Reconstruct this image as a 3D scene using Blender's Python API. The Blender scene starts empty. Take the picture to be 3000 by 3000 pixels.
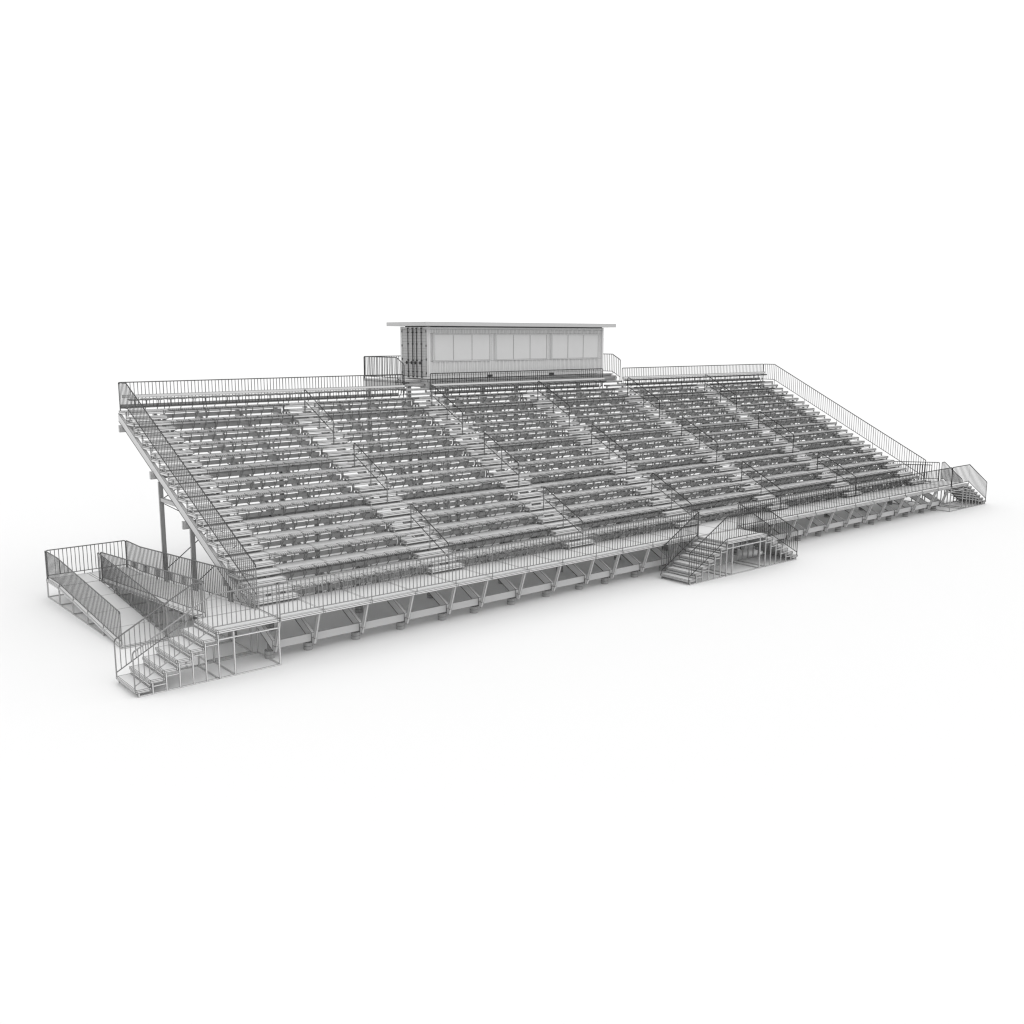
import bpy, math
import numpy as np
from mathutils import Matrix, Vector

SC = bpy.context.scene
COL = SC.collection
PI = math.pi

# ------------------------------------------------------------------ dimensions (metres)
M = 6.535                     # one seating module: aisle + block of 11 seats
AISLE = 1.475
XE = 6 * M + AISLE            # right end of the stand (left end is x = 0)
H = 1.427                     # front walkway level
RISE, RUN = 0.384, 0.782
Y1 = 1.93                     # front edge of the first raised tread
NROW = 14
HT = H + NROW * RISE
YB = Y1 + NROW * RUN          # back of the top tread
BAYS = [0.0, AISLE, AISLE + 1.69, AISLE + 3.38]
BX = [n * M + b for n in range(6) for b in BAYS] + [6 * M, XE]      # bay lines
RX = [.04 if (n == 0 and b < 0) else n * M + b for n in range(6) for b in (-.04, 1.35, 3.06, 4.78)] + [6 * M - .04, 6 * M + 1.30]                       # raker beams

# ------------------------------------------------------------------ materials
def math_node(nt, op, a, b=None):
    n = nt.nodes.new('ShaderNodeMath'); n.operation = op
    for i, v in enumerate((a, b)):
        if v is None: continue
        if hasattr(v, 'links'): nt.links.new(v, n.inputs[i])
        else: n.inputs[i].default_value = v
    return n.outputs[0]

def make_mat(name, val, line=0.06, wide=1.0, rough=0.6, metal=0.0, lw=None):
    lw0, lw1 = lw or (LW0 * wide, LW1 * wide)
    """plain matt grey finish; seams and arrises of every panel are drawn as thin dark lines
    (the corner attribute 'edge' holds the distance to the four edges of a face)"""
    m = bpy.data.materials.new(name); m.use_nodes = True
    nt = m.node_tree; p = nt.nodes['Principled BSDF']
    p.inputs['Roughness'].default_value = rough
    p.inputs['Metallic'].default_value = metal
    p.inputs['Specular IOR Level'].default_value = 0.25
    # slight unevenness of the finish
    tc = nt.nodes.new('ShaderNodeTexCoord')
    nz = nt.nodes.new('ShaderNodeTexNoise'); nz.inputs['Scale'].default_value = 1.7; nz.inputs['Detail'].default_value = 3
    nt.links.new(tc.outputs['Object'], nz.inputs['Vector'])
    mr = nt.nodes.new('ShaderNodeMapRange')
    mr.inputs['To Min'].default_value = val * 0.97; mr.inputs['To Max'].default_value = val * 1.03
    nt.links.new(nz.outputs['Fac'], mr.inputs['Value'])
    body = nt.nodes.new('ShaderNodeCombineColor')
    for i in range(3): nt.links.new(mr.outputs[0], body.inputs[i])
    at = nt.nodes.new('ShaderNodeAttribute'); at.attribute_name = 'edge'
    sp = nt.nodes.new('ShaderNodeSeparateColor'); nt.links.new(at.outputs['Color'], sp.inputs[0])
    d = math_node(nt, 'MINIMUM', math_node(nt, 'MINIMUM', sp.outputs[0], sp.outputs[1]),
                  math_node(nt, 'MINIMUM', sp.outputs[2], at.outputs['Alpha']))
    g = nt.nodes.new('ShaderNodeNewGeometry')
    sx = nt.nodes.new('ShaderNodeSeparateXYZ'); nt.links.new(g.outputs['Position'], sx.inputs[0])
    w = nt.nodes.new('ShaderNodeMapRange')
    w.inputs['From Min'].default_value = -2; w.inputs['From Max'].default_value = 38
    w.inputs['To Min'].default_value = lw0; w.inputs['To Max'].default_value = lw1
    along = math_node(nt, 'ADD', math_node(nt, 'MULTIPLY', sx.outputs[0], .64), math_node(nt, 'MULTIPLY', sx.outputs[1], .77))
    nt.links.new(along, w.inputs['Value'])
    f = math_node(nt, 'LESS_THAN', d, w.outputs[0])
    mx = nt.nodes.new('ShaderNodeMix'); mx.data_type = 'RGBA'
    nt.links.new(f, mx.inputs['Factor']); nt.links.new(body.outputs[0], mx.inputs[6])
    mx.inputs[7].default_value = (line, line, line, 1)
    nt.links.new(mx.outputs[2], p.inputs['Base Color'])
    return m

LW0, LW1 = 0.0042, 0.0095
ALU = make_mat('aluminium_plank', 0.66, line=0.01, wide=1.7)
PAD = make_mat('seat_pad', 0.60, line=0.015, lw=(.0060, .0190))
PANEL = make_mat('seat_steel', 0.32, line=0.05, wide=0.8)
STEEL = make_mat('structural_steel', 0.47, line=0.02, wide=1.3)
TUBE = make_mat('galvanised_tube', 0.40, line=0.015, lw=(.0026, .0105))
FRAME = make_mat('frame_tube', 0.64, line=0.02, wide=1.3)
WALL = make_mat('container_wall', 0.61, line=0.08, wide=0.6)
DOOR = make_mat('container_door', 0.42, line=0.10, wide=0.6)
PANE = make_mat('window_pane', 0.59, line=0.10, wide=0.8, rough=0.45)
ROOF = make_mat('roof_sheet', 0.50, line=0.2, wide=1.0)
CONC = make_mat('concrete', 0.48, line=0.04, wide=1.1, rough=0.85)
RAKE = make_mat('raker_steel', 0.60, line=0.02, wide=1.5)
COLM = make_mat('column_steel', 0.31, line=0.04)
RAILD = make_mat('dark_rail', 0.13, line=0.015, lw=(.0035, .01))
RAILM = make_mat('mid_grey_rail', 0.27, line=0.015, lw=(.003, .01))  # even medium grey, between the galvanised tube and the dark rail
DARK = make_mat('dark_steel', 0.035, line=0.02)
GAP = make_mat('pocket_dark', 0.05, line=0.02)

# ------------------------------------------------------------------ mesh builder (quads only)
class MB:
    def __init__(s): s.v = []; s.f = []; s.plain = None
    def quad(s, a, b, c, d):
        n = len(s.v); s.v += [a, b, c, d]; s.f.append((n, n + 1, n + 2, n + 3))
    def slab(s, x0, x1, y0, y1, z0, z1, xs=(), ys=(), zs=()):
        """box whose faces are divided at the given seams"""
        if x1 < x0: x0, x1 = x1, x0
        if y1 < y0: y0, y1 = y1, y0
        X = [x0] + sorted(x for x in xs if x0 + .003 < x < x1 - .003) + [x1]
        Y = [y0] + sorted(y for y in ys if y0 + .003 < y < y1 - .003) + [y1]
        Z = [z0] + sorted(z for z in zs if z0 + .003 < z < z1 - .003) + [z1]
        for a, b in zip(X, X[1:]):
            for c, d in zip(Y, Y[1:]):
                s.quad((a, c, z1), (b, c, z1), (b, d, z1), (a, d, z1))
                s.quad((a, c, z0), (a, d, z0), (b, d, z0), (b, c, z0))
            for c, d in zip(Z, Z[1:]):
                s.quad((a, y0, c), (b, y0, c), (b, y0, d), (a, y0, d))
                s.quad((b, y1, c), (a, y1, c), (a, y1, d), (b, y1, d))
        for a, b in zip(Y, Y[1:]):
            for c, d in zip(Z, Z[1:]):
                s.quad((x0, b, c), (x0, a, c), (x0, a, d), (x0, b, d))
                s.quad((x1, a, c), (x1, b, c), (x1, b, d), (x1, a, d))
        return s
    def hexa(s, p):
        """8 corners: bottom 4 ccw, top 4 ccw"""
        for q in ((3, 2, 1, 0), (4, 5, 6, 7), (0, 1, 5, 4), (1, 2, 6, 5), (2, 3, 7, 6), (3, 0, 4, 7)):
            s.quad(*[p[i] for i in q])
        return s
    def beam_yz(s, x0, x1, y0, z0, y1, z1, h):
        """beam in a plane x = const from (y0,z0) to (y1,z1) (lower edge), vertical height h"""
        return s.hexa([(x0, y0, z0), (x1, y0, z0), (x1, y1, z1), (x0, y1, z1),
                       (x0, y0, z0 + h), (x1, y0, z0 + h), (x1, y1, z1 + h), (x0, y1, z1 + h)])
    def tube(s, pts, r, n=6, cap=True):
        pts = [Vector(p) for p in pts]
        rings = []
        up = None
        for i, p in enumerate(pts):
            if i == 0: t = pts[1] - p
            elif i == len(pts) - 1: t = p - pts[i - 1]
            else: t = (pts[i + 1] - p).normalized() + (p - pts[i - 1]).normalized()
            t.normalize()
            if up is None:
                ref = Vector((0, 0, 1)) if abs(t.z) < .9 else Vector((0, 1, 0))
                a = t.cross(ref).normalized()
            else:
                a = (up - t * up.dot(t)).normalized()
            up = a
            b = t.cross(a)
            rings.append([tuple(p + (a * math.cos(2 * PI * k / n + PI / n) + b * math.sin(2 * PI * k / n + PI / n)) * r) for k in range(n)])
        for A, B in zip(rings, rings[1:]):
            for k in range(n):
                l = (k + 1) % n
                s.quad(A[k], A[l], B[l], B[k])
        if cap:
            for R, flip in ((rings[0], True), (rings[-1], False)):
                if n == 6: qs = [(R[0], R[1], R[2], R[3]), (R[3], R[4], R[5], R[0])]
                elif n == 8: qs = [(R[0], R[1], R[2], R[3]), (R[3], R[4], R[7], R[0]), (R[4], R[5], R[6], R[7])]
                else: qs = [(R[0], R[1], R[2], R[3])] if n == 4 else []
                for q in qs: s.quad(*(q[::-1] if flip else q))
        return s
    def mirrored(s):
        o = MB(); assert s.plain is None; o.v = [(XE - x, y, z) for x, y, z in s.v]; o.f = [q[::-1] for q in s.f]
        return o
    def mesh(s, name, mat, origin=(0, 0, 0)):
        me = bpy.data.meshes.new(name)
        V = np.array(s.v, dtype=np.float64); F = np.array(s.f, dtype=np.int64)
        P = V[F]                                         # n,4,3
        E = np.full((len(F), 4, 4), 9.0)
        for j in range(4):
            a = P[:, j]; b = P[:, (j + 1) % 4]; e = b - a
            L = np.linalg.norm(e, axis=1); L[L < 1e-9] = 1e-9
            for i in range(4):
                E[:, i, j] = np.linalg.norm(np.cross(P[:, i] - a, e), axis=1) / L
        if s.plain is not None:
            for q, js in s.plain.items():
                for j in js: E[q, :, j] = 9.0
        V = V - np.array(origin)
        me.vertices.add(len(V)); me.vertices.foreach_set('co', V.ravel())
        me.loops.add(len(F) * 4); me.loops.foreach_set('vertex_index', F.ravel())
        me.polygons.add(len(F)); me.polygons.foreach_set('loop_start', np.arange(0, len(F) * 4, 4))
        me.polygons.foreach_set('loop_total', np.full(len(F), 4))
        me.update(calc_edges=True); me.validate()
        ca = me.color_attributes.new(name='edge', type='FLOAT_COLOR', domain='CORNER')
        ca.data.foreach_set('color', E.astype(np.float32).ravel())
        me.materials.append(mat)
        return me

def link(o):
    COL.objects.link(o); return o

def thing(name, label, cat, loc=(0, 0, 0), group=None):
    o = link(bpy.data.objects.new(name, None)); o.location = loc; o.empty_display_size = .3
    o['label'] = label; o['category'] = cat
    if group: o['group'] = group
    return o

def part(name, mb, mat, root, mirror=False, sub=None):
    """a mesh under its thing (or, with sub, under a part); builders are in world coordinates"""
    if mirror: mb = mb.mirrored()
    me = mb.mesh(name, mat, tuple(root.location))
    o = link(bpy.data.objects.new(name, me)); o.parent = sub if sub else root
    return o

ORD = ['first', 'second', 'third', 'fourth', 'fifth', 'sixth', 'seventh', 'eighth', 'ninth', 'tenth', 'eleventh',
       'twelfth', 'thirteenth', 'fourteenth', 'fifteenth', 'sixteenth', 'seventeenth', 'eighteenth', 'nineteenth', 'twentieth',
       'twenty-first', 'twenty-second', 'twenty-third', 'twenty-fourth', 'twenty-fifth', 'twenty-sixth', 'twenty-seventh', 'twenty-eighth']

# ------------------------------------------------------------------ ground
gm = bpy.data.materials.new('white_ground'); gm.use_nodes = True
gp = gm.node_tree.nodes['Principled BSDF']; gp.inputs['Roughness'].default_value = 0.95
gp.inputs['Specular IOR Level'].default_value = 0.0
gn = gm.node_tree.nodes.new('ShaderNodeTexNoise'); gn.inputs['Scale'].default_value = 0.4
gr = gm.node_tree.nodes.new('ShaderNodeMapRange'); gr.inputs['To Min'].default_value = 0.815; gr.inputs['To Max'].default_value = 0.825
gc = gm.node_tree.nodes.new('ShaderNodeCombineColor')
gm.node_tree.links.new(gn.outputs['Fac'], gr.inputs['Value'])
for i in range(3): gm.node_tree.links.new(gr.outputs[0], gc.inputs[i])
gm.node_tree.links.new(gc.outputs[0], gp.inputs['Base Color'])
me = bpy.data.meshes.new('ground')
me.from_pydata([(-3000, -3000, 0), (3000, -3000, 0), (3000, 3000, 0), (-3000, 3000, 0)], [], [(0, 1, 2, 3)])
me.materials.append(gm)
g = link(bpy.data.objects.new('ground', me)); g['kind'] = 'structure'

# ------------------------------------------------------------------ grandstand
GS = thing('grandstand', 'long tiered steel and aluminium grandstand with open risers and a front walkway', 'grandstand')

# front walkway: three planks deep
seams = [s for x in BX for s in (x - .03, x + .03)]
mb = MB().slab(0, XE, 0.0, Y1 - .012, H - .10, H, xs=seams, ys=(.06, .12, Y1 - .08), zs=(H - .05,))
part('walkway', mb, ALU, GS)
GAPS = [(2 * M, 2 * M + AISLE), (4 * M, 4 * M + AISLE)]     # stairs to the press box pass here
for k in range(1, NROW + 1):
    y = Y1 + (k - 1) * RUN; z = H + k * RISE
    mb = MB().slab(0, XE, y, y + RUN - .012, z - .128, z, xs=seams, ys=(y + .06, y + RUN - .07), zs=(z - .045,))
    part('tread', mb, ALU, GS)
# half steps in the seven aisles
for a in range(7):
    x0 = a * M; x1 = x0 + AISLE
    for k in range(NROW):
        y = Y1 - .39 + k * RUN; z = H + (k + .5) * RISE
        mb = MB().slab(x0, x1, y, y + .385, z - .118, z, xs=(x0 + .04, x1 - .04), ys=(y + .055, y + .33), zs=(z - .05,))
        for xa in (x0 + .05, x1 - .11):
            mb.slab(xa, xa + .055, y + .03, y + .085, H + k * RISE, z - .12)
            mb.slab(xa, xa + .055, y + .30, y + .355, H + k * RISE, z - .12)
        part('aisle_step', mb, ALU, GS)

# raker beams with stanchions, walkway struts, columns
def zl(y): return 6.47 - .492 * (13.03 - y)            # lower edge of the raker beam
for x in RX:
    a, b = x - .055, x + .055
    mb = MB().beam_yz(a, b, .52, zl(.52), 12.9, zl(12.9), .30)
    mb.beam_yz(a - .006, b + .006, .524, zl(.52) - .02, 12.9, zl(12.9) - .02, .021)
    for k in range(1, NROW + 1):
        y = Y1 + (k - 1) * RUN; z = H + k * RISE
        zb = H + (k - 1) * RISE
        bx = min(max(BX[RX.index(x)], .03), XE - .03)
        mb.slab(bx - .026, bx + .026, y + .006, y + .058, zb - .02 if k > 1 else H + .002, z - .13)
    part('raker_beam', mb, RAKE, GS)
    zb = zl(.5) - .03
    st = MB().hexa([(x - .045, .42, zb), (x + .045, .42, zb), (x + .045, .519, zb), (x - .045, .519, zb),
                    (x - .045, .35, zb + .20), (x + .045, .35, zb + .20), (x + .045, .519, zb + .20), (x - .045, .519, zb + .20)])
    zb += .202
    st.hexa([(x - .038, .34, zb), (x + .038, .34, zb), (x + .038, .46, zb), (x - .038, .46, zb),
             (x - .038, .05, H - .102), (x + .038, .05, H - .102), (x + .038, .17, H - .102), (x - .038, .17, H - .102)])
    part('walkway_strut', st, STEEL, GS)
    ri = RX.index(x)
    for yc, on in ((3.5, ri % 2 or ri == 0), (6.38, ri % 4 == 3 or ri in (0, 25)), (9.08, ri % 4 == 3 or ri in (0, 25))):
        if on: part('column', MB().slab(x - .07, x + .07, yc - .055, yc + .055, .26, zl(yc - .055) - .025), COLM, GS)
    part('column', MB().slab(x - .04, x + .04, .80, .92, .26, zl(.8) - .024), COLM, GS)
# horizontal struts at the end frames
for x in (RX[0], RX[-1]):
    part('tie_beam', MB().slab(x - .05, x + .05, 7.5, 9.02, 3.76, 3.90), STEEL, GS)
# long girders under the rakers, front beam
for (y0, y1, z0, z1, xa) in ((12.52, 12.65, 6.0, 6.262, -.12), (9.52, 9.66, 4.52, 4.795, -.12), (6.72, 6.85, 3.10, 3.37, -.12), (3.86, 4.0, 1.65, 1.945, .0), (.70, .79, .27, .40, 0.02)):
    if y0 > 1: part('girder', MB().slab(xa, XE - xa, y0, y1, z0, z1), STEEL, GS)
segs = [(a + .0635, b - .0635) for a, b in zip(RX, RX[1:])]
mb = MB()
for a, b in segs: mb.slab(a, b, .53, .60, .35, .605)
part('front_beam', mb, STEEL, GS)
# sway bracing between columns in the aisle bays
def rod(p, q): part('brace_rod', MB().tube([p, q], .018, 4), DARK, GS)
for a in range(6):
    x0 = RX[a * 4]; x1 = RX[a * 4 + 3]
    for yc, zt in ((9.08, 4.42), (6.38, 3.05)):
        rod((x0, yc, 1.22), (x0 + (x1 - x0) * min(1, (zt - 1.22) / 3.5), yc, zt))
    rod((x0, 9.1, 3.72), (x1, 9.1, .8))
    rod((x0, 9.1, 3.8), (RX[a * 4 + 1], 9.1, 4.6))
    if a % 2: continue
    for p, q in ((6, 9), (9, 12.3)):
        for i in range(2):
            xa = RX[a * 4 + 1 + i]; xb = RX[a * 4 + 2 + i]
            rod((xa, p, zl(p) + .1), (xb, q, zl(q) + .1)); rod((xa, q, zl(q) + .14), (xb, p, zl(p) + .14))
# backrest planks behind the top row
for x0, x1 in ((.12, 2 * M - .06), (2 * M + AISLE - .02, 4 * M - .04), (4 * M + AISLE - .06, XE - .12)):
    mb = MB().slab(x0, x1, 12.66, 12.70, 7.285, 7.40)
    for x in np.arange(x0 + .4, x1, 1.7): mb.slab(x, x + .04, 12.701, YB - .045, 7.32, 7.36)
    part('backrest_plank', mb, ALU, GS)

# ------------------------------------------------------------------ footings
rowname = {.87: 'front line', 3.5: 'second line', 6.38: 'third line', 9.08: 'back line'}
for yc in (.87, 3.5, 6.38, 9.08):
    for i, x in enumerate(RX if yc < 1 else [RX[0]] + RX[1::2] if yc < 5 else [RX[0]] + RX[3::4] + [RX[25]]):
        mb = MB()
        n = 24; r = .145; zz = [0, .12, .24]
        ring = [(math.cos(2 * PI * k / n) * r, math.sin(2 * PI * k / n) * r) for k in range(n)]
        for za, zb in zip(zz, zz[1:]):
            for k in range(n):
                p, q = ring[k], ring[(k + 1) % n]
                mb.quad((x + p[0], yc + p[1], za), (x + q[0], yc + q[1], za), (x + q[0], yc + q[1], zb), (x + p[0], yc + p[1], zb))
        for k in range(0, n, 2):
            p, q, w = ring[k], ring[k + 1], ring[(k + 2) % n]
            mb.quad((x, yc, .24), (x + p[0], yc + p[1], .24), (x + q[0], yc + q[1], .24), (x + w[0], yc + w[1], .24))
        mb.slab(x - .1, x + .1, yc - .1, yc + .1, .241, .262)
        o = link(bpy.data.objects.new('concrete_footing', mb.mesh('concrete_footing', CONC, (x, yc, 0))))
        o.location = (x, yc, 0)
        o['label'] = 'round concrete footing, %s from left in the %s under the grandstand' % (ORD[i], rowname[yc])
        o['category'] = 'footing'; o['group'] = 'round concrete footings under the grandstand'

# ------------------------------------------------------------------ guardrails
def guardrail(path, label, posts=(), group='tubular guardrails of the grandstand', mirror=False, foot=0.0, hh=1.07, feet=None, railmat=None):
    """path = deck-level polyline; a top rail, a bottom rail, balusters between, posts to the deck"""
    P = [Vector(p) for p in path]
    o0 = P[0].copy()
    if mirror: o0.x = XE - o0.x
    R = thing('guardrail', label, 'guardrail', tuple(o0), group)
    up = Vector((0, 0, 1))
    top = [p + up * hh for p in P]; bot = [p + up * .12 for p in P]
    def bend(corner, along, down, r=.06):
        a = (along - corner).normalized(); return [corner + a * r * (1 - math.sin(t)) + down * r * (1 - math.cos(t)) for t in (0, PI / 8, PI / 4, 3 * PI / 8, PI / 2)]
    tl = list(top)
    d = Vector((0, 0, -1))
    fa = foot if feet is None else feet[0]; fb = foot if feet is None else feet[1]
    start = bend(top[0], top[1], d)[::-1]; end = bend(top[-1], top[-2], d)
    pts = start + tl[1:-1] + end
    rm = railmat or (RAILD if max(p.z for p in P) - min(p.z for p in P) > 1.0 else TUBE)
    part('top_rail', MB().tube(pts, .021, 8), rm, R, mirror)
    part('bottom_rail', MB().tube(bot, .017, 6), rm, R, mirror)
    part('post', MB().tube([P[0] - up * fa, top[0] - up * .06], .019, 8), TUBE, R, mirror)
    part('post', MB().tube([P[-1] - up * fb, top[-1] - up * .06], .019, 8), TUBE, R, mirror)
    # lengths
    seg = [(b - a) for a, b in zip(P, P[1:])]
    hl = [math.hypot(s.x, s.y) for s in seg]; T = sum(hl)
    def at(s):
        for a, v, l in zip(P, seg, hl):
            if s <= l + 1e-6: return a + v * (s / l)
            s -= l
        return P[-1]
    n = max(2, int(round(T / .1435)))
    pk = {min(n - 1, max(1, int(round(q / T * n)))) for q in posts}
    mb = MB()
    for i in range(1, n):
        p = at(T * i / n)
        if i in pk:          # every so often a bar runs on down to the deck
            part('post', MB().tube([p - up * foot, p + up * (hh - .02)], .015, 6), TUBE, R, mirror)
        else:
            mb.tube([p + up * .12, p + up * hh], .0125, 6, cap=False)
    part('balusters', mb, TUBE, R, mirror)
    return R

XM0, XM1 = 19.00, 21.69           # opening to the middle stairs
GR = 'guardrails round the grandstand'
yf = .035
fp = lambda a, b: [x - a for x in BX if a + .3 < x < b - .3]
guardrail([(.03, yf, H), (XM0, yf, H)], 'long straight guardrail on the front walkway, left of the middle stairs', fp(.03, XM0), foot=.06)
guardrail([(XM1, yf, H), (XE - .03, yf, H)], 'long straight guardrail on the front walkway, right of the middle stairs', fp(XM1, XE - .03), foot=.06)
# back of the top tier
for a, b, t in ((.06, 2 * M - .02, 'guardrail along the back of the top row, left of the press box'),
                (2 * M + AISLE + .04, 4 * M - .02, 'guardrail behind the top row right in front of the press box wall'),
                (4 * M + AISLE + .04, XE - .06, 'guardrail along the back of the top row, right of the press box')):
    guardrail([(a, YB - .03, HT), (b, YB - .03, HT)], t, [1.7 * i for i in range(1, int((b - a) / 1.7))], railmat=RAILM)
# sloping sides
sl = RISE / RUN
for mir, t in ((False, 'long sloping guardrail down the left edge of the tiers'), (True, 'long sloping guardrail down the right edge of the tiers')):
    ya, yb = YB - .05, 12.0
    L = yb - 1.58
    guardrail([(.05, ya, HT), (.05, yb, HT), (.05, 1.58, HT - L * RISE / RUN)], t, [ya - yb] + [ya - yb + RUN * q for q in (3, 6, 9, 12)], mirror=mir, foot=.15)

# ------------------------------------------------------------------ aisle handrails
pos_name = ['lowest', 'middle', 'uppermost']
for a in range(1, 6):
    xc = a * M + AISLE / 2 + .03
    for j in range(3):
        y0 = Y1 - .40 + 5 * j * RUN; z0 = H + 5 * j * RISE
        ym = y0 + 1.5 * RUN - .03; zm = H + (5 * j + 1.5) * RISE
        y1 = y0 + 3 * RUN - .01; z1 = z0 + 3 * RISE
        R = thing('aisle_handrail', 'slim two-bar handrail in the %s aisle from left, %s of three' % (ORD[a], pos_name[j]), 'handrail', (xc, y0, z0), 'handrails in the aisles')
        t0 = Vector((xc, y0, z0 + 1.02)); t1 = Vector((xc, y1, z1 + 1.02))
        s = (t1 - t0).normalized(); up = Vector((0, 0, 1))
        part('top_rail', MB().tube([t0 - up * .1, t0 - up * .03 + s * .02, t0 + s * .09, t1 - s * .09, t1 - up * .03 - s * .02, t1 - up * .12], .021, 8), RAILD, R)
        part('lower_rail', MB().tube([t0 - up * .5, t1 - up * .5], .017, 6), RAILD, R)
        part('post', MB().tube([(xc, y0, z0), t0 - up * .09], .021, 8), TUBE, R)
        tm = t0 + (t1 - t0) * ((ym - y0) / (y1 - y0))
        part('post', MB().tube([(xc, ym, zm), tm], .018, 6), TUBE, R)
        part('post', MB().tube([(xc, y1, z1), t1 - up * .11], .021, 8), TUBE, R)

# ------------------------------------------------------------------ seats
PITCH = .4645
def pad_mb(n=5, m=4, w=.222, d=.19, zb=.376, zt=.440):
    mb = MB()
    def P(u, v, k, z):
        x = u * math.sqrt(1 - .24 * v * v); y = v * math.sqrt(1 - .24 * u * u)
        return (x * w * k, y * d * k, z)
    us = [-1 + 2 * i / n for i in range(n + 1)]; vs = [-1 + 2 * i / m for i in range(m + 1)]
    def dome(u, v): return zt + .014 * (1 - max(abs(u), abs(v)) ** 3)
    for a, b in zip(us, us[1:]):
        for c, e in zip(vs, vs[1:]):
            mb.quad(P(a, c, .93, dome(a, c)), P(b, c, .93, dome(b, c)), P(b, e, .93, dome(b, e)), P(a, e, .93, dome(a, e)))
    # underside: coarse
    for a, b in ((-1, 0), (0, 1)):
        for c, e in ((-1, 0), (0, 1)):
            mb.quad(P(a, c, .88, zb), P(a, e, .88, zb), P(b, e, .88, zb), P(b, c, .88, zb))
    loop = [(u, -1) for u in us] + [(1, v) for v in vs[1:]] + [(u, 1) for u in us[::-1][1:]] + [(-1, v) for v in vs[::-1][1:-1]]
    for i in range(len(loop)):
        p, q = loop[i], loop[(i + 1) % len(loop)]
        mb.quad(P(*p, .88, zb), P(*q, .88, zb), P(*q, 1.0, (zb + zt) / 2), P(*p, 1.0, (zb + zt) / 2))
        mb.quad(P(*p, 1.0, (zb + zt) / 2), P(*q, 1.0, (zb + zt) / 2), P(*q, .93, zt), P(*p, .93, zt))
    return mb
def bracket_mb():
    mb = MB()
    mb.slab(-.014, .014, -.02, .010, .235, .376)
    mb.slab(-.10, .10, -.09, .09, .366, .3755)
    mb.hexa([(-.011, .20, .0), (.011, .20, .0), (.011, .222, .02), (-.011, .222, .02),
             (-.011, -.02, .228), (.011, -.02, .228), (.011, .008, .2345), (-.011, .008, .2345)])
    return mb
def panel_mb():
    mb = MB(); mb.plain = {}
    xs = [-.457, -.431, -.386, -.003]; off = [.06, .022, 0, 0]
    prof = [(.205, .225), (.212, .14), (.222, .068)]
    th = .008
    cols = list(zip(zip(xs, off), zip(xs[1:], off[1:]))); rows = list(zip(prof, prof[1:]))
    for ci, ((a, oa), (b, ob)) in enumerate(cols):
        for ri, ((ya, za), (yb, zb_)) in enumerate(rows):
            for back in (0, 1):
                hide = [1 if back else 3] * 0
                n = len(mb.f)
                if not back:
                    mb.quad((a, yb + oa, zb_), (b, yb + ob, zb_), (b, ya + ob, za), (a, ya + oa, za))
                    if ri > 0: hide.append(2)
                    if ri < len(rows) - 1: hide.append(0)
                    if ci > 0: hide.append(3)
                    if ci < len(cols) - 1: hide.append(1)
                else:
                    mb.quad((a, ya + oa + th, za + .003), (b, ya + ob + th, za + .003), (b, yb + ob + th, zb_ + .003), (a, yb + oa + th, zb_ + .003))
                    hide = [0, 1, 2, 3]
                mb.plain[n] = hide
    return mb
pad_b, br_b, pn_b = pad_mb(), bracket_mb(), panel_mb()
pad_m, br_m, pn_m = pad_b.mesh('seat_pad', PAD), br_b.mesh('bracket', PANEL), pn_b.mesh('under_panel', PANEL)

seats = []                                    # x, y, z, label
YP0 = Y1 - .265
for k in range(NROW):
    for s in range(6):
        for i in range(11):
            x = s * M + AISLE + .07 + (i + .5) * PITCH - .02
            seats.append((x, YP0 + k * RUN, H + k * RISE,
                          'padded seat, %s from left in row %s up, %s block from left' % (ORD[i], ORD[k], ORD[s])))
for bi, (x0, x1, t) in enumerate(((.30, 2 * M - .05, 'left part'), (2 * M + AISLE + .05, 4 * M - .02, 'middle part'), (4 * M + AISLE + .02, XE - .1, 'right part'))):
    n = int((x1 - x0 + .02) / PITCH)
    for i in range(n):
        seats.append((x0 + (i + .5) * (x1 - x0) / n, YP0 + NROW * RUN + .02, HT,
                      'padded seat, %s from left in the %s of the top row' % (ORD[i], t)))
CAMP = Vector((-12.798, -26.002, 9.654))
seats.sort(key=lambda s: (Vector(s[:3]) - CAMP).length)
for x, y, z, lab in seats[:300]:
    R = thing('stadium_seat', lab, 'seat', (x, y, z), 'padded seats bolted along the tiers')
    for nm, m in (('seat_pad', pad_m), ('bracket', br_m), ('under_panel', pn_m)):
        o = link(bpy.data.objects.new(nm, m)); o.parent = R
# every further seat, too many to keep apart
out = MB(); mats = []
srcs = [(pad_b, 0), (br_b, 1), (pn_b, 1)]
V = np.concatenate([np.array(s.v) for s, _ in srcs])
offs = np.cumsum([0] + [len(s.v) for s, _ in srcs])
F = np.concatenate([np.array(s.f) + o for (s, _), o in zip(srcs, offs)])
mi = np.concatenate([np.full(len(s.f), m) for s, m in srcs])
rest = seats[300:]
out.v = np.concatenate([V + np.array(s[:3]) for s in rest])
out.f = np.concatenate([F + i * len(V) for i in range(len(rest))])
out.plain = {}
fo = offs[2]; nf = [len(b.f) for b, _ in srcs]; per = sum(nf); base = nf[0] + nf[1]
for i in range(len(rest)):
    for q, h in pn_b.plain.items(): out.plain[i * per + base + q] = h
me = out.mesh('far_seats', PAD); me.materials.append(PANEL)
me.polygons.foreach_set('material_index', np.tile(mi, len(rest)).astype(np.int32))
o = link(bpy.data.objects.new('far_seats', me)); o['kind'] = 'stuff'
o['label'] = 'mass of padded seats on the upper and far right tiers of the grandstand'; o['category'] = 'seats'

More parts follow.
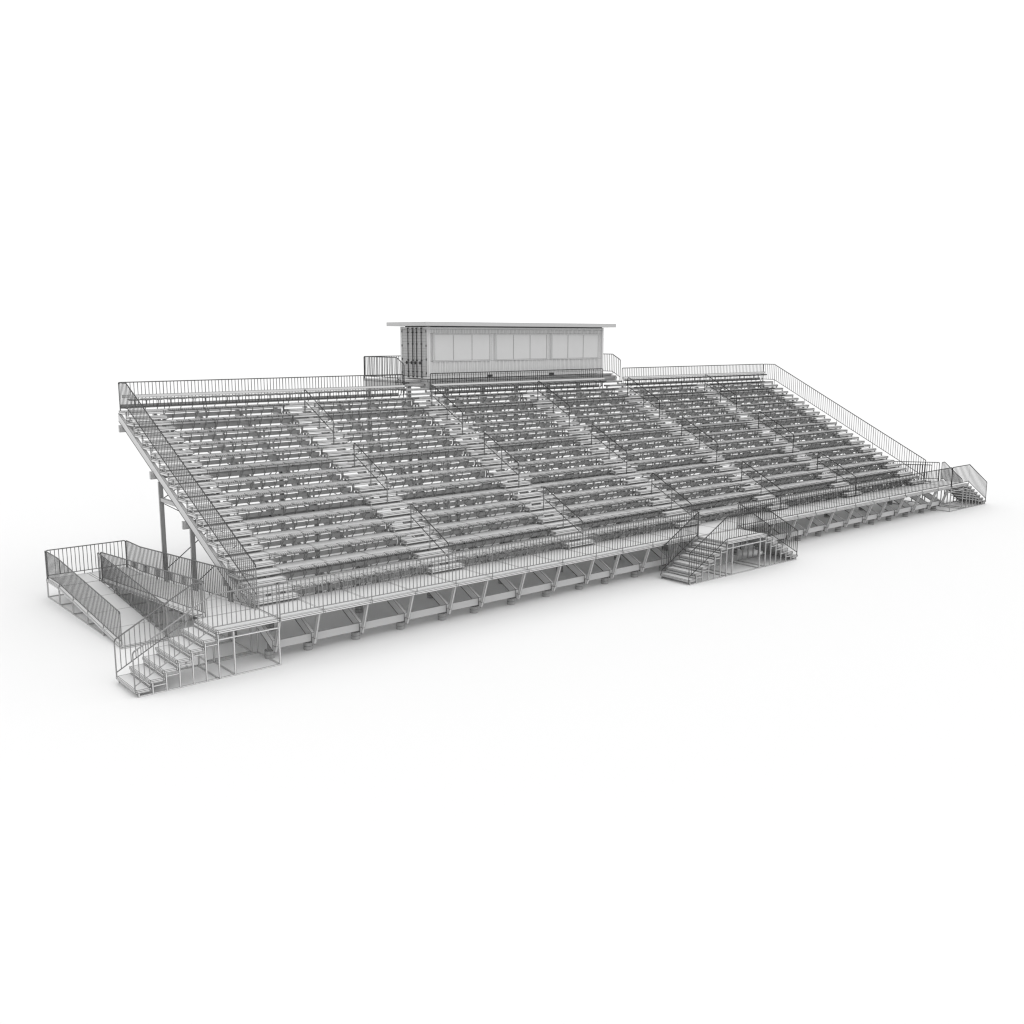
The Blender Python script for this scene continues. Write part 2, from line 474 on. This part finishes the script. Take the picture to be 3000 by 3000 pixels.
# ------------------------------------------------------------------ stairs
def stair(root, x_deck, sgn, y0, y1, mirror=False, n=6, run=.383):
    """steps going down from a deck edge at x_deck in direction sgn; y0 front, y1 back"""
    rz = H / (n + 1)
    for i in range(n):                       # i = 0 is the highest tread
        z = H - rz * (i + 1); xa = x_deck + sgn * run * i; xb = x_deck + sgn * (run * (i + 1) + .065)
        lo, hi = min(xa, xb), max(xa, xb)
        mb = MB().slab(lo + .006, hi - .006, y0, y1, z - .08, z, xs=(lo + .05, hi - .05), ys=(y0 + .035, y1 - .035), zs=(z - .04,))
        mb.slab(lo + .03, hi - .03, y0 + .03, y1 - .03, z - .115, z - .081)
        xe = xb + (-sgn) * .03
        mb.slab(xa + sgn * .015, xa + sgn * .035, y0 + .01, y1 - .01, z + .03, z + rz - .082)
        part('step', mb, ALU, root, mirror)
    fr = MB()
    t = .042
    for y in (y0 + .012, y1 - .012 - t):
        for i in range(n + 1):
            x = x_deck + sgn * run * i
            z = H - rz * i - .08 if i == 0 else H - rz * (i) - .081
            xs = x - (t if sgn > 0 else 0) - sgn * .02
            if i == 0: z = H - .10
            fr.slab(xs, xs + t, y, y + t, 0.001, z - .002)
            if 0 < i < n + 1 and i <= n:
                zz = H - rz * i - .17
                xa, xb = sorted((x - sgn * .03, x - sgn * (run + .02)))
                if zz > .06: fr.slab(xa, xb, y + .004, y + t - .004, zz - .038, zz)
        xa, xb = sorted((x_deck, x_deck + sgn * run * n))
        fr.slab(xa, xb, y + .002, y + t - .002, .0, .038)
    xl = x_deck + sgn * (run * n - .04)
    for x in (xl, x_deck - sgn * .0):
        lo = x - .02; fr.slab(lo, lo + .04, y0 + .06, y1 - .06, .0, .036)
    part('frame', fr, FRAME, root, mirror)

def deck_unit(root, x0, x1, y0, y1, mirror=False, xs=(), posts=()):
    mb = MB().slab(x0, x1, y0, y1, H - .10, H, xs=list(xs) + [x0 + .05, x1 - .05], ys=(y0 + .04, y0 + .09, y1 - .05), zs=(H - .05,))
    part('deck', mb, ALU, root, mirror)
    fr = MB(); t = .045
    for y in (y0 + .01, y1 - .01 - t):
        for x in posts: fr.slab(x, x + t, y, y + t, 0.001, H - .102)
        fr.slab(x0 + .02, x1 - .02, y + .003, y + t - .003, H - .30, H - .255)
        fr.slab(x0 + .02, x1 - .02, y + .003, y + t - .003, .0, .04)
    for x in posts: fr.slab(x + .003, x + t - .003, y0 + .06, y1 - .06, .0, .038)
    part('frame', fr, FRAME, root, mirror)

RL = 'guardrails of the stairs'
W = 1.55
for mir, side in ((False, 'left'), (True, 'right')):
    ex = XE if mir else 0
    R = thing('access_stairs', 'open tube-frame stairs with seven risers at the %s end of the front walkway' % side, 'stairs', (XE + 1.95 if mir else -1.95, 0, 0))
    deck_unit(R, -1.95, -.012, 0, W, mir, posts=(-1.46, -.05))
    stair(R, -1.95, -1, 0, W, mir)
    guardrail([(-.05, yf, H), (-2.0, yf, H), (-4.30, yf, H * 1 / 7)],
              'short guardrail along the front of the stairs at the %s end' % side, [1.97], RL, mir, foot=.04, feet=(.06, 0), railmat=TUBE)
    guardrail([(-1.72, W - .05, H), (-2.0, W - .05, H), (-4.30, W - .05, H * 1 / 7)],
              'sloping guardrail on the rear side of the stairs at the %s end' % side, [], RL, mir, foot=.0, railmat=RAILM)
R = thing('access_stairs', 'double-sided open tube-frame stairs in the middle of the front walkway', 'stairs', ((XM0 + XM1) / 2, -1.51, 0))
deck_unit(R, XM0 - .0, XM1, -1.51, -.012, posts=(XM0 + .40, XM1 - .46))
stair(R, XM0, -1, -1.51, -.01, run=.373); stair(R, XM1, 1, -1.51, -.01, run=.373)
SX = 2.27; dz = H * 6 / 7
guardrail([(XM0 - SX, -1.475, H - dz), (XM0 + .02, -1.475, H), (XM1 - .02, -1.475, H), (XM1 + SX, -1.475, H - dz)],
          'guardrail across the front of the middle stairs, sloping down at both ends', [2.29, 2.29 + (XM1 - XM0) / 2, 2.25 + XM1 - XM0], RL, foot=.0)
guardrail([(XM0 - .04, -.045, H), (XM0 - SX, -.045, H - dz)], 'sloping guardrail on the rear of the middle stairs, left flight', [], RL, foot=.0)
guardrail([(XM1 + .04, -.045, H), (XM1 + SX, -.045, H - dz)], 'sloping guardrail on the rear of the middle stairs, right flight', [], RL, foot=.0)

# ------------------------------------------------------------------ ramps at both ends
def ramp_slab(x0, x1, ya, za, yb, zb, n):
    """sloping slab from (ya,za) to (yb,zb), divided in n panels"""
    mb = MB()
    for i in range(n):
        y0 = ya + (yb - ya) * i / n; y1 = ya + (yb - ya) * (i + 1) / n
        z0 = za + (zb - za) * i / n; z1 = za + (zb - za) * (i + 1) / n
        if y1 < y0: y0, y1, z0, z1 = y1, y0, z1, z0
        for ta, tb in ((-.045, 0), (-.10, -.045)):
            mb.hexa([(x0, y0, z0 + ta), (x1, y0, z0 + ta), (x1, y1, z1 + ta), (x0, y1, z1 + ta),
                     (x0, y0, z0 + tb), (x1, y0, z0 + tb), (x1, y1, z1 + tb), (x0, y1, z1 + tb)])
    return mb
ZP = .71
for mir, side in ((False, 'left'), (True, 'right')):
    R = thing('access_ramp', 'switchback access ramp with pale deck panels at the %s end of the stand' % side, 'ramp', (XE + 1.6 if mir else -1.6, 7, 0))
    xa, xb, xc = -3.14, -1.63, -.12
    part('landing', MB().slab(xa, xc, 11.10, 12.66, ZP - .10, ZP, xs=(xa + .05, xb - .05, xb + .05, xc - .05), ys=(11.15, 12.61), zs=(ZP - .05,)), ALU, R, mir)
    low = lambda y: ZP - (11.09 - y) * (ZP - .10) / (11.09 - 4.55)
    high = lambda y: ZP + (11.09 - y) * (H - ZP) / (11.09 - 1.57)
    part('ramp_deck', ramp_slab(xa, xb - .04, 11.09, ZP, 4.55, .10, 4), ALU, R, mir)
    part('ramp_deck', ramp_slab(xb, xc, 11.09, ZP, 1.565, H, 8), ALU, R, mir)
    t = .045
    fr = MB()
    ys1 = [12.61, 11.12, 9.55, 7.95, 6.34]
    for x in (xa + .005, xb - .04 - t - .005):
        for y in ys1: fr.slab(x, x + t, y, y + t, 0.001, (ZP if y > 11.09 else low(y)) - .103)
        fr.slab(x + .003, x + t - .003, 6.38, 12.61, 0, .04)
    for y in ys1: fr.slab(xa + .05, xb - .1, y + .003, y + t - .003, 0, .038)
    for x in (xb + .005, xc - t - .005):
        ys2 = [12.61, 11.12, 9.5, 7.9, 6.3, 4.7, 3.1, 1.7]
        for y in ys2: fr.slab(x, x + t, y, y + t, 0.001, (ZP if y > 11.09 else high(y)) - .11)
        fr.slab(x + .003, x + t - .003, 1.72, 12.61, 0, .04)
    for y in ys2: fr.slab(xb + .05, xc - .05, y + .003, y + t - .003, 0, .038)
    part('frame', fr, FRAME, R, mir)
    RG = 'guardrails of the ramps'
    guardrail([(xa + .03, 12.62, ZP), (xa + .03, 11.09, ZP), (xa + .03, 4.62, low(4.62))], 'outer guardrail sloping down beside the lower flight of the %s ramp' % side,
              [1.53, 3.1, 4.7, 6.3], RG, mir, foot=.05, railmat=RAILM)
    guardrail([(xa + .07, 12.63, ZP), (xc - .05, 12.63, ZP)], 'short level guardrail across the landing end of the %s ramp' % side, [1.35, 1.6], RG, mir)
    guardrail([(xb - .07, 11.06, ZP), (xb - .07, 4.62, low(4.62))], 'inner guardrail of the lower flight of the %s ramp' % side, [1.6, 3.2, 4.8], RG, mir, foot=.05, railmat=RAILM)
    guardrail([(xb + .03, 11.06, ZP), (xb + .03, 1.60, high(1.60))], 'inner guardrail of the upper flight of the %s ramp' % side, [1.6, 3.2, 4.8, 6.4, 8], RG, mir, foot=.05, railmat=RAILM)
    guardrail([(xc - .03, 12.60, ZP), (xc - .03, 11.09, ZP), (xc - .03, 1.30, H)], 'guardrail of the %s ramp on the side next to the tiers' % side, [1.51, 3.1, 4.7, 6.3, 7.9, 9.5], RG, mir, foot=.05, railmat=RAILM)

# ------------------------------------------------------------------ press box platform
ZPB = 7.565
PX0, PX1 = 2 * M + .03, 4 * M + AISLE - .03
PF = thing('press_box_platform', 'raised platform behind the top row that carries the press box, with deep fascia', 'platform', ((PX0 + PX1) / 2, 14.5, 0))
PM0, PM1 = 2 * M + AISLE, 4 * M
mb = MB().slab(PX0, PX1, 13.575, 16.45, ZPB - .09, ZPB, zs=(ZPB - .045,), xs=(PM0 + .1, PM1 - .1), ys=(13.62,))
mb.slab(PM0, PM1, 12.99, 13.57, ZPB - .09, ZPB, zs=(ZPB - .045,), ys=(13.04,))
part('deck', mb, ALU, PF)
mb = MB()
for x in (PX0 + .02, PX1 - .10): mb.slab(x, x + .08, 13.62, 16.40, 7.08, ZPB - .092)
for x in (PM0 + .02, PM1 - .10): mb.slab(x, x + .08, 13.03, 13.60, 7.08, ZPB - .092)
mb.slab(PM0 + .10, PM1 - .10, 13.03, 13.11, 7.08, ZPB - .092)
mb.slab(PX0 + .10, PX1 - .10, 16.32, 16.40, 7.08, ZPB - .092)
part('fascia', mb, STEEL, PF)
for x in np.linspace(PX0 + .12, PX1 - .12, 7):
    part('column', MB().slab(x - .09, x + .09, 16.10, 16.28, 0, 7.47), STEEL, PF)
    part('joist', MB().slab(x - .06, x + .06, 13.15, 16.28, 7.12, 7.46), STEEL, PF)
for a in (2, 4):
    x0 = a * M + .03; x1 = a * M + AISLE - .03
    for i, z in enumerate((HT + .191, HT + .382, HT + .573)):
        y = 12.40 + .392 * i
        mb = MB().slab(x0, x1, y, y + .385, z - .085, z, xs=(x0 + .04, x1 - .04), ys=(y + .05, y + .33), zs=(z - .042,))
        for xx in (x0 + .05, x1 - .11):
            mb.slab(xx, xx + .06, y + .2, y + .26, z - .28, z - .087)
        part('step', mb, ALU, PF)
for mir, side in ((False, 'left'), (True, 'right')):
    guardrail([(PX0 + .04, 16.42, ZPB), (PX0 + .04, 13.52, ZPB), (PX0 + .04, 12.90, ZPB - .62 * .49)],
              'guardrail on the %s edge of the press box platform, dipping at its stairs' % side, [2.90], 'guardrails of the press box platform', mir, foot=.06)
guardrail([(PX0 + .08, 16.43, ZPB), (PX1 - .08, 16.43, ZPB)], 'guardrail on the rear edge of the press box platform', [2, 4, 6, 8, 10, 12], 'guardrails of the press box platform')

# ------------------------------------------------------------------ press box (container)
BX0, BX1, BY0, BY1, BZ0, BZ1 = 14.71, 26.46, 13.17, 15.53, 7.60, 10.07
PB = thing('press_box', 'corrugated container press box with three wide windows and overhanging flat roof', 'press box', ((BX0 + BX1) / 2, BY0, BZ0 - .03))
def corr(x0, x1, z0, z1, y, face=-1, pitch=.28, dep=.035):
    mb = MB(); n = max(1, int(round((x1 - x0) / pitch))); p = (x1 - x0) / n
    for i in range(n):
        a = x0 + i * p
        pts = [(a, 0), (a + p * .30, 0), (a + p * .5, 1), (a + p * .8, 1), (a + p, 0)]
        for (xa, da), (xb, db) in zip(pts, pts[1:]):
            ya, yb_ = y - face * dep * da, y - face * dep * db
            q = [(xa, ya, z0), (xb, yb_, z0), (xb, yb_, z1), (xa, ya, z1)]
            mb.quad(*(q if face < 0 else q[::-1]))
    return mb
WINS = [(14.98, (15.11, 16.21, 17.35, 18.46)), (18.80, (18.92, 20.01, 21.13, 22.26)), (22.58, (22.70, 23.80, 24.93, 26.05))]
ZW0, ZW1 = 8.42, 9.75
front = MB()
def addm(a, b):
    n = len(a.v); a.v += b.v; a.f += [tuple(i + n for i in q) for q in b.f]
xin0, xin1 = BX0 + .13, BX1 - .13
yw = BY0 + .02
addm(front, corr(xin0, xin1, BZ0 + .15, ZW0, yw))
addm(front, corr(xin0, xin1, ZW1, BZ1 - .12, yw))
wl = []
for fx, ps in WINS:
    wl.append((ps[0] - .13, ps[-1] + .05))
edges = [xin0] + [e for w in wl for e in w] + [xin1]
for a, b in zip(edges[::2], edges[1::2]):
    if b - a > .02: addm(front, corr(a, b, ZW0, ZW1, yw))
addm(front, corr(xin0, xin1, BZ0 + .15, BZ1 - .12, BY1 - .02, face=1))
front.slab(BX0 + .05, BX0 + .08, BY0 + .05, BY1 - .05, BZ0 + .1, BZ1 - .05)
front.slab(BX1 - .09, BX1 - .06, BY0 + .05, BY1 - .05, BZ0 + .1, BZ1 - .05)
wall = part('wall', front, WALL, PB)
mb = MB()
for x in (BX0, BX1 - .13):
    for y in (BY0, BY1 - .13): mb.slab(x, x + .13, y, y + .13, BZ0, BZ1, zs=(BZ0 + .12, BZ1 - .12))
for y in (BY0 + .01, BY1 - .09):
    mb.slab(BX0 + .13, BX1 - .13, y, y + .08, BZ0, BZ0 + .15)
    mb.slab(BX0 + .13, BX1 - .13, y, y + .08, BZ1 - .12, BZ1 - .02)
for x in (BX0 + .01, BX1 - .09):
    mb.slab(x, x + .08, BY0 + .13, BY1 - .13, BZ0, BZ0 + .10)
    mb.slab(x, x + .08, BY0 + .13, BY1 - .13, BZ1 - .10, BZ1 - .01)
mb.slab(BX0 + .1, BX1 - .1, BY0 + .1, BY1 - .1, BZ0 + .02, BZ0 + .09)
part('container_frame', mb, WALL, PB)
sk = MB()
for x in np.linspace(BX0 + .4, BX1 - .4, 7): sk.slab(x - .1, x + .1, BY0 + .15, BY1 - .15, ZPB, BZ0 + .02)
part('bearer', sk, DARK, PB)
# dark fork pockets low in the front
for x in (18.30, 22.46): part('fork_pocket', MB().slab(x, x + .34, BY0 - .003, BY0 + .012, BZ0 + .015, BZ0 + .125), GAP, PB)
# windows
for (fx, ps), (a, b) in zip(WINS, wl):
    fm = MB()
    fm.slab(a, b, BY0 - .012, BY0 + .05, ZW1 - .055, ZW1)
    fm.slab(a, b, BY0 - .012, BY0 + .05, ZW0, ZW0 + .045)
    xs = [a] + [p for p in ps]
    for x, w in ((a, .05), (ps[0] - .06, .05), (ps[1] - .014, .028), (ps[2] - .014, .028), (ps[3], .05)):
        fm.slab(x, x + w, BY0 - .012, BY0 + .05, ZW0 + .046, ZW1 - .056)
    win = part('window', fm, WALL, PB)
    part('mullion_panel', MB().slab(a + .05, ps[0] - .06, BY0 + .0, BY0 + .04, ZW0 + .046, ZW1 - .056), WALL, PB, sub=win)
    gaps = [(ps[0] - .008, ps[1] - .016), (ps[1] + .016, ps[2] - .016), (ps[2] + .016, ps[3] - .002)]
    for p, q in gaps:
        part('pane', MB().slab(p, q, BY0 + .003, BY0 + .03, ZW0 + .047, ZW1 - .057), PANE, PB, sub=win)
# end doors
dz0, dz1 = BZ0 + .12, BZ1 - .12
for y0, y1, rods in ((BY0 + .15, (BY0 + BY1) / 2 - .02, (13.70, 14.10)), ((BY0 + BY1) / 2 + .02, BY1 - .15, (14.44, 14.84))):
    mb = MB().slab(BX0 + .0, BX0 + .045, y0, y1, dz0, dz1, ys=(y0 + .07, y1 - .07),
                   zs=[dz0 + q for q in (.10, .22, .34, .46, .80, .93, 1.06, 1.19, 1.32, 1.64, 1.78, 1.92, 2.06)])
    dr = part('door', mb, DOOR, PB)
    for y in rods:
        rod = MB().tube([(BX0 - .035, y, dz0 - .05), (BX0 - .035, y, dz1 + .06)], .019, 6)
        for z in (dz0 - .05, dz0 + .2, dz0 + .75, dz1 - .7, dz1 - .15, dz1 + .05): rod.slab(BX0 - .055, BX0 - .001, y - .045, y + .045, z - .02, z + .02)
        part('locking_bar', rod, DARK, PB, sub=dr)
        hb = MB().slab(BX0 - .06, BX0 - .045, y + .03, y + .26, 8.335, 8.36)
        hb.slab(BX0 - .06, BX0 - .002, y + .12, y + .145, 8.28, 8.42)
        part('handle', hb, DARK, PB, sub=dr)
    yh = y0 - .02 if y0 < 14 else y1 - .02
    for z in (dz0 + .15, dz0 + .8, dz0 + 1.45, dz1 - .1):
        part('hinge', MB().slab(BX0 - .02, BX0 - .001, yh, yh + .05, z - .05, z + .05), DARK, PB, sub=dr)
part('roof', MB().slab(14.22, 26.95, 12.70, 16.0, 10.10, 10.285), ROOF, PB)
mb = MB()
for x in np.linspace(BX0 + .3, BX1 - .3, 10): mb.slab(x - .04, x + .04, BY0 + .03, BY1 - .03, BZ1 - .03, 10.102)
mb.slab(BX0 + .1, BX1 - .1, BY0 + .02, BY0 + .05, BZ1 - .02, 10.098)
part('roof_bearer', mb, DARK, PB)

# ------------------------------------------------------------------ camera
def look(yaw, pitch, roll):
    y, p, r = map(math.radians, (yaw, pitch, roll))
    F = Vector((math.sin(-y) * math.cos(p), math.cos(y) * math.cos(p), math.sin(p)))
    R = F.cross(Vector((0, 0, 1))).normalized(); U = R.cross(F)
    R2 = R * math.cos(r) + U * math.sin(r); U2 = -R * math.sin(r) + U * math.cos(r)
    return Matrix((R2, U2, -F)).transposed()
cam = bpy.data.cameras.new('camera'); co = link(bpy.data.objects.new('camera', cam))
cam.lens = 2897.8 / 3000 * 36; cam.sensor_width = 36; cam.clip_end = 6000; cam.clip_start = .1
co.matrix_world = Matrix.Translation(CAMP) @ look(-39.868, -10.115, .059).to_4x4()
SC.camera = co

# ------------------------------------------------------------------ light: even white studio dome and one broad soft lamp
w = bpy.data.worlds.new('World'); SC.world = w; w.use_nodes = True
bg = w.node_tree.nodes['Background']; bg.inputs[0].default_value = (1, 1, 1, 1); bg.inputs[1].default_value = 1.13
sl_ = bpy.data.lights.new('soft_key', 'SUN'); sl_.energy = .42; sl_.angle = math.radians(50)
so = link(bpy.data.objects.new('soft_key', sl_))
so.rotation_euler = Vector((.25, -.55, .8)).to_track_quat('Z', 'Y').to_euler()
SC.view_settings.view_transform = 'Standard'; SC.view_settings.look = 'None'
SC.view_settings.exposure = 0; SC.view_settings.gamma = 1
SC.cycles.max_bounces = 6; SC.cycles.diffuse_bounces = 4
SC.cycles.filter_width = 1.3
